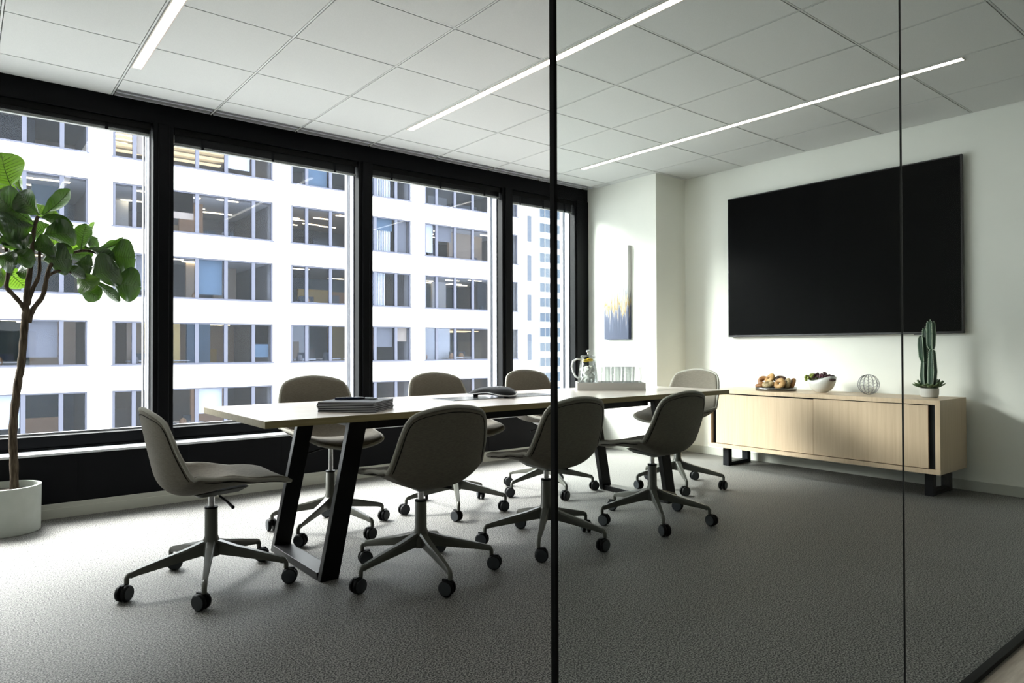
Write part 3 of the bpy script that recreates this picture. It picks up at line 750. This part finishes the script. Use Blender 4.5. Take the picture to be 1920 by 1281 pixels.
branch([(49, 590), (50, 550), (56, 510), (60, 470), (64, 430), (71, 405)], .0175, .009, par=trunk)
branch([(52, 572), (60, 545), (73, 515), (74, 480), (76, 440)], .013, .007, par=trunk)
branch([(53, 605), (62, 580), (80, 555), (88, 520), (97, 495), (125, 478), (160, 470), (190, 478)], .0155, .007, par=trunk)
branch([(88, 518), (110, 508), (140, 512), (170, 518)], .010, .006, par=trunk)
def leafmat(name, a, b, tr_, k):
    m = bpy.data.materials.new(name); m.use_nodes = True
    noise_color(m, a, b, 9)
    p_ = P(m); p_.inputs['Roughness'].default_value = .28; p_.inputs['Specular IOR Level'].default_value = .6
    tb = N(m, 'BsdfTranslucent'); tb.inputs[0].default_value = (*tr_, 1); x_ = N(m, 'MixShader'); x_.inputs[0].default_value = k
    o_ = m.node_tree.nodes['Material Output']; L(m, p_.outputs[0], x_.inputs[1]); L(m, tb.outputs[0], x_.inputs[2]); L(m, x_.outputs[0], o_.inputs[0])
    return m
m_lf = leafmat('fig_leaf', (.006, .020, .005), (.014, .042, .008), (.035, .085, .006), .22)
m_lfn = leafmat('young_fig_leaf', (.018, .050, .006), (.035, .080, .010), (.075, .15, .010), .35)
m_vein = mat('leaf_vein', (.045, .075, .022), .5)
def leaf(b, tip, wpx, db=0, dt=0, roll=0, bend=.12, young=False):
    B = tp(*b, db); Tq = tp(*tip, dt); ax = Tq-B; ln = ax.length; ax.normalize()
    hw = wpx/F*PY*1.42/2
    view = Vector((0, 1, 0)); side = ax.cross(view); side = side.normalized() if side.length > .05 else Vector((1, 0, 0))
    nr = side.cross(ax).normalized()
    Rm = Matrix.Rotation(roll, 3, ax); side = Rm @ side; nr = Rm @ nr
    na, nb = 8, 14; vs = []; fs = []
    ph_ = random.random()*6
    for j in range(nb+1):
        s_ = j/nb; wdt = hw*(math.sin(PI*min(1, s_**1.25*.97+.03))**.62)*(.62+.52*s_)*(1+.05*math.sin(9*s_+ph_))
        if s_ < .10: wdt = max(.0025, wdt*(s_/.10)**1.5)
        if s_ > .995: wdt = .004
        for i in range(na+1):
            v = -1+2*i/na
            cup = (.16*hw*(v*v)) + .045*hw*math.sin(14*s_+ph_)*abs(v)*(1 if v > 0 else -1) + .035*hw*abs(math.sin(10*s_))*abs(v)
            vs.append(B+ax*ln*s_+side*wdt*v+nr*(cup+bend*ln*math.sin(PI*s_)))
    for j in range(nb):
        for i in range(na): fs.append((j*(na+1)+i, j*(na+1)+i+1, (j+1)*(na+1)+i+1, (j+1)*(na+1)+i))
    m_ = MB().add(vs, fs); o = m_.build('leaf', m_lfn if young else m_lf, t, smooth='all')
    vn = MB(); mid = [B+ax*ln*(j/12)+nr*(bend*ln*math.sin(PI*j/12)-.0006) for j in range(0, 12)]
    vn.tube(mid, [.0028-.0018*j/12 for j in range(12)], 5)
    for j in range(2, 11):
        for sg in (-1, 1):
            s_ = j/12; e_ = s_+.13
            w1 = hw*(math.sin(PI*min(1, e_**1.25*.97+.03))**.62)*(.62+.52*e_)*.8 if e_ < .97 else hw*.4
            p0 = mid[j]; p1 = B+ax*ln*e_+side*w1*sg+nr*(bend*ln*math.sin(PI*min(1, e_))+.16*hw*.64)
            pm = (p0+p1)/2+nr*(.0-.03*hw)
            vn.tube([p0, pm, p1], [.0012, .0010, .0006], 4)
    vn.build('vein', m_vein, o, smooth='all')
LV = [  # base, tip, width, depth at base, depth at tip, roll, bend, young
 ((22,352),(2,286),50,0,-.05,.3,.08,1), ((43,360),(35,322),14,.05,.1,.8,.1,1), ((76,404),(36,362),30,0,-.1,.2,.1,0),
 ((80,404),(132,356),26,0,-.05,.9,-.05,0), ((66,418),(-8,365),48,0,-.12,.25,.1,0), ((68,424),(-2,412),46,0,-.15,.3,.1,0),
 ((66,436),(2,442),34,0,-.12,.6,.12,0), ((74,408),(137,426),20,0,-.1,.9,.06,0), ((76,442),(140,438),34,0,-.15,.5,.08,0),
 ((70,402),(82,384),22,.08,.15,.1,.1,1), ((94,414),(104,394),18,.08,.12,.1,.1,1), ((84,474),(148,452),34,.06,.15,.1,.1,1),
 ((78,488),(132,486),38,0,-.08,.2,.1,0), ((18,466),(46,448),26,.06,.12,.1,.1,1), ((60,470),(30,440),24,.03,.1,.2,.1,0),
 ((10,474),(64,490),24,0,-.1,.4,.1,0), ((-10,480),(28,498),26,0,-.08,.4,.1,0), ((12,505),(48,540),26,.06,.14,.1,.08,1), ((-5,495),(8,525),22,.05,.1,.2,.1,1),
 ((152,468),(162,420),22,0,-.04,.3,.06,0), ((160,466),(178,417),14,.03,.08,1.0,.05,1), ((168,462),(183,446),18,.04,.1,.2,.05,0),
 ((176,468),(232,446),12,0,-.05,1.1,-.12,0), ((188,470),(224,460),18,.05,.1,.7,.05,0), ((200,480),(252,484),46,-.02,-.10,.25,.06,0),
 ((166,466),(216,490),20,-.02,-.08,.9,.06,0), ((170,518),(222,505),46,-.03,-.12,.3,.07,0), ((205,528),(262,538),44,-.02,-.12,.2,.08,0),
 ((140,494),(172,500),26,0,-.06,.3,.1,0), ((146,510),(172,543),28,-.02,-.10,.3,.1,1), ((150,528),(184,563),24,-.02,-.06,.4,.06,0),
 ((176,528),(224,566),16,0,-.06,.9,.05,0), ((118,500),(160,522),18,0,-.06,.8,.05,0), ((96,480),(136,466),20,0,-.05,.5,.05,0),
 ((60,468),(100,462),30,0,-.08,.4,.05,0), ((44,470),(20,432),30,0,-.06,.4,.05,0), ((30,420),(-10,450),34,.03,-.05,.4,.1,0),
 ((20,400),(-24,385),44,0,-.1,.3,.1,0), ((10,380),(-22,335),48,.05,.1,.3,.1,1), ((0,470),(-38,462),44,0,-.1,.4,.1,0), ((60,500),(30,512),20,.02,.08,.6,.05,0),
 ((186,480),(214,500),28,.02,.06,.4,.05,0), ((120,480),(176,478),22,.03,.05,.6,.05,0), ((5,500),(-34,528),30,0,.1,.4,.1,1), ((62,448),(92,420),26,.05,.1,.3,.1,0),
 ((178,500),(205,520),24,.03,.05,.5,.05,1), ((190,486),(240,500),30,.04,.08,.3,.06,0)]
for L_ in LV: leaf(L_[0], L_[1], L_[2], L_[3], L_[4], L_[5], L_[6], bool(L_[7]))

# ------------------------------------------------------------------ buildings across the street
m_stone = mat('pale_stone_cladding', (.37, .365, .345), .8, spec=.1)
tc = N(m_stone, 'TexCoord'); nz = N(m_stone, 'TexNoise'); nz.inputs['Scale'].default_value = .5
m_fjoint = mat('cladding_joint', (.27, .26, .24), .8)
m_falu = mat('facade_aluminium', (.060, .064, .088), .6, spec=.2)
m_fgl = bpy.data.materials.new('facade_glass'); m_fgl.use_nodes = True; m_fgl.node_tree.nodes.clear()
a_ = N(m_fgl, 'BsdfTransparent'); a_.inputs[0].default_value = (.66, .68, .74, 1); b_ = N(m_fgl, 'BsdfGlossy'); b_.inputs['Roughness'].default_value = .02
x_ = N(m_fgl, 'MixShader'); x_.inputs[0].default_value = .009; o_ = N(m_fgl, 'OutputMaterial')
L(m_fgl, a_.outputs[0], x_.inputs[1]); L(m_fgl, b_.outputs[0], x_.inputs[2]); L(m_fgl, x_.outputs[0], o_.inputs[0])
YF = 42.0; K = YF/38
def fx(x): return x*K
def fz(z): return (z-1)*K+1
rowz = [(fz(2.385+3.385*k-2.14), fz(2.385+3.385*k)) for k in range(-3, 4)]
topz = fz(13.9); botz = fz(-14)
bays = [fx(-20.70), fx(-11.88), fx(-3.06), fx(5.76), fx(14.58), fx(23.40)]
BW = 7.79*K
bd = thing('office_building', 'pale stone clad office block with bands of grey framed windows filling the view outside', 'building', (0, YF, botz))
OB = Vector((0, YF, botz))
def fb(mb, x0, x1, y0, y1, z0, z1): mb.box(x0, x1, y0, y1, z0-botz, z1-botz)
wallm = MB(); XE = fx(33.1); XS = fx(-24)
dep = 1.0
zs = [botz]+[z for r in rowz for z in r]+[topz]
for k in range(0, len(zs), 2): fb(wallm, XS, XE, 0, dep, zs[k], zs[k+1])
slots = [(fx(32.04), fx(32.42))]
for (z0, z1) in rowz:
    edges = [XS]+[e_ for b in bays for e_ in (b, b+BW)]+[XE]
    for k in range(0, len(edges), 2):
        fb(wallm, edges[k], edges[k+1], 0, dep, z0, z1)
wallm.build('wall', m_stone, bd)
jt = MB()
for (z0, z1) in rowz:
    for z in (z1+.02*K, z0-.02*K): 
        for b in bays: fb(jt, b+BW, b+8.82*K, -.012, 0, z, z+.02)
    for z in ((z0+z1)/2, z0-.62*K): 
        for b in bays: fb(jt, b+BW, b+8.82*K, -.012, 0, z, z+.02)
for b in bays:
    for xx in (b-.06, b+BW+.06): fb(jt, xx-.01, xx+.01, -.012, 0, botz, topz)
    for k in range(5):
        xx = b+(.25+k*1.83)*K
        for (za, zb) in zip([r[1] for r in rowz[:-1]], [r[0] for r in rowz[1:]]): fb(jt, xx, xx+.02, -.012, 0, za, zb)
jt.build('cladding_joint', m_fjoint, bd)
# interior slabs, rear wall and lit fittings behind the glass
m_off = [mat('office_beige', (.52, .42, .30), .8), mat('office_grey', (.20, .20, .20), .8), mat('office_dark', (.045, .06, .07), .7), mat('office_white', (.78, .80, .78), .7), mat('office_blue', (.10, .17, .22), .7), mat('office_wood', (.42, .25, .13), .6), mat('office_ochre', (.62, .45, .16), .7), mat('office_green', (.08, .18, .09), .8)]
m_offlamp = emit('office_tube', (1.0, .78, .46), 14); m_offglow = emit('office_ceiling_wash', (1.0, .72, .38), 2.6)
cellx = [0, .95, 2.40, 3.86, 5.31, 6.75, 7.79]
rf = random.Random(11)
for bi, b in enumerate(bays):
    if bi == 0: continue
    for ri, (z0, z1) in enumerate(rowz):
        if ri == 0: continue
        wn = MB(); y = .10; fw_ = .055*K
        fb(wn, b, b+BW, y, y+.12, z1-.07*K, z1); fb(wn, b, b+BW, y, y+.12, z0, z0+.06*K)
        for k, cx in enumerate(cellx):
            xx = b+cx*K; a0 = xx-(.09*K if 0 < k < 6 else 0)+(-.07*K if k == 6 else 0); a1 = a0+(.18*K if 0 < k < 6 else .07*K+(.06 if k == 0 else 0))
            fb(wn, a0, a1, y-.02, y+.12, z0, z1)
        fb(wn, b-.06, b+BW+.06, -.02, .10, z0-.05, z0+.02)
        wo_ = wn.build('window', m_falu, bd)
        pn = MB(); fb(pn, b, b+BW, .19, .20, z0+.05, z1-.05); pn.build('pane', m_fgl, wo_)
        # office behind
        of = MB(); fl = z0-.55; ce = z1+.15; kind = rf.randrange(4); wt = rf.choice([0, 1, 1, 2, 4])
        if bi == 3 and ri >= 5: wt = 1
        of.mi = 1; fb(of, b-.4, b+BW+.4, 1.0, 9, fl-.2, fl)
        of.mi = rf.choice([1, 0, 3]); fb(of, b-.4, b+BW+.4, 1.0, 9, ce, ce+.2)
        of.mi = wt; fb(of, b-.4, b+BW+.4, 9, 9.2, fl, ce)
        of.mi = 1; fb(of, b-.5, b-.4, 1.0, 9, fl, ce); fb(of, b+BW+.4, b+BW+.5, 1.0, 9, fl, ce)
        # partitions, columns, roller shades, furniture
        for k in range(rf.randint(2, 4)):
            xx = b+rf.uniform(.3, BW-1.6); wdt = rf.uniform(.5, 2.4); yy = rf.uniform(2.2, 7.5); hh = rf.choice([ce-fl, ce-fl, 1.9, 1.4])
            of.mi = rf.choice([0, 1, 2, 2, 3, 4, 5, 6]); fb(of, xx, xx+wdt, yy, yy+.25, fl, fl+hh)
        for k in range(rf.randint(1, 4)):
            xx = b+rf.uniform(.3, BW-2); yy = rf.uniform(1.3, 3); of.mi = 3; fb(of, xx, xx+1.5, yy, yy+.7, fl+.68, fl+.74)
            of.mi = 2; fb(of, xx+.4, xx+1.0, yy+.3, yy+.36, fl+.80, fl+1.15); fb(of, xx+.66, xx+.72, yy+.3, yy+.34, fl+.74, fl+.80)
            of.mi = rf.choice([2, 5, 1]); of.ball((xx+.3, yy-.2, fl-botz+.75), .22, 8, 5, (1, 1, 1.4))
        for k in range(rf.randint(0, 2)):
            ci = rf.randrange(6); xa, xb_ = b+cellx[ci]*K+.12, b+cellx[ci+1]*K-.12; of.mi = rf.choice([1, 1, 3, 0, 4]); dr = rf.uniform(.25, 1)*(z1-z0)
            fb(of, xa, xb_, .45, .47, z1-dr, z1)
        if bi == 4 and ri in (4, 5, 6):   # vertical louvre blinds
            of.mi = 3
            for k in range(22):
                xx = b+(3.95+k*.12)*K if ri != 4 else b+(4.0+k*.10)*K
                if xx < b+6.7*K: fb(of, xx, xx+.07, .5, .62, z0, z1)
            of.mi = 4
        elif bi == 4 and ri == 3:
            of.mi = 5
            for k in range(10): fb(of, b+(4.2+k*.2)*K, b+(4.3+k*.2)*K, 2, 2.1, fl+1.3, ce)
        of.build('office_interior', m_off, bd)
        lt = MB(); n_l = rf.choice([0, 4, 7, 9])
        if (bi, ri) in ((3, 5), (4, 5), (5, 5), (5, 3), (5, 4), (2, 5)): n_l = 9
        for k in range(n_l):
            xx = b+rf.uniform(.2, BW-1.6); yy = rf.uniform(1.6, 8); fb(lt, xx, xx+1.25, yy, yy+.10, ce-.05, ce-.01)
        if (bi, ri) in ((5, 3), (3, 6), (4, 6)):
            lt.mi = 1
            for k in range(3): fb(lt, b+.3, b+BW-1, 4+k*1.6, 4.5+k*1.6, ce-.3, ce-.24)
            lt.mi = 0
        if n_l: lt.build('ceiling_light', [m_offlamp, m_offglow], bd)
sl = MB()
for k in range(-2, 5):
    zt_ = fz(2.03+2.87*k); fb(sl, slots[0][0], slots[0][1], -.03, .02, zt_-1.87*K, zt_)
sl.build('slit_window', mat('slit_window_glass', (.035, .045, .065), .4, spec=.2), bd)
sw = MB(); fb(sw, XE-.3, XE, dep, 20, botz, topz); sw.build('side_wall', m_stone, bd)
rfm = MB(); fb(rfm, XS, XE, 0, 20, topz, topz+.4); rfm.build('roof', m_fjoint, bd)

# tall narrow tower behind, seen past the corner
YT = 70.0; KT = YT/80
tw_ = thing('distant_tower', 'hazy pale tower with small blue windows seen through the narrow window', 'building', (66*KT, YT, -30))
m_tw = mat('tower_cladding', (.27, .27, .275), .8, spec=.1); m_tg = mat('tower_glass', (.040, .055, .078), .6, spec=.1); m_tb = mat('tower_window_frame', (.16, .17, .185), .8)
q = MB(); q.box(0, 26, 0, 12, 0, 70); q.build('wall', m_tw, tw_)
for c in range(6):
    for r in range(-3, 10):
        xx = (69.87+c*3.46-66)*KT; z1 = ((22.75-(9-r)*2.32-1)*KT+1)+30; hh = 1.35*KT; wdt = 2.2*KT
        wq = MB(); wq.box(xx-.05, xx+wdt+.05, -.10, -.02, z1-hh-.06, z1-hh); wq.box(xx-.05, xx+wdt+.05, -.10, -.02, z1, z1+.06)
        for u in (0, .5, 1): wq.box(xx+u*wdt-.05, xx+u*wdt+.05, -.10, -.02, z1-hh, z1)
        wo_ = wq.build('window', m_tb, tw_)
        pq = MB(); pq.box(xx, xx+wdt, -.06, .01, z1-hh, z1); pq.build('pane', m_tg, wo_)
# street far below
struct(box('ground', mat('street_asphalt', (.30, .30, .30), .9), -60, 120, 6, 120, -30.3, -30), 'street level far below the windows')
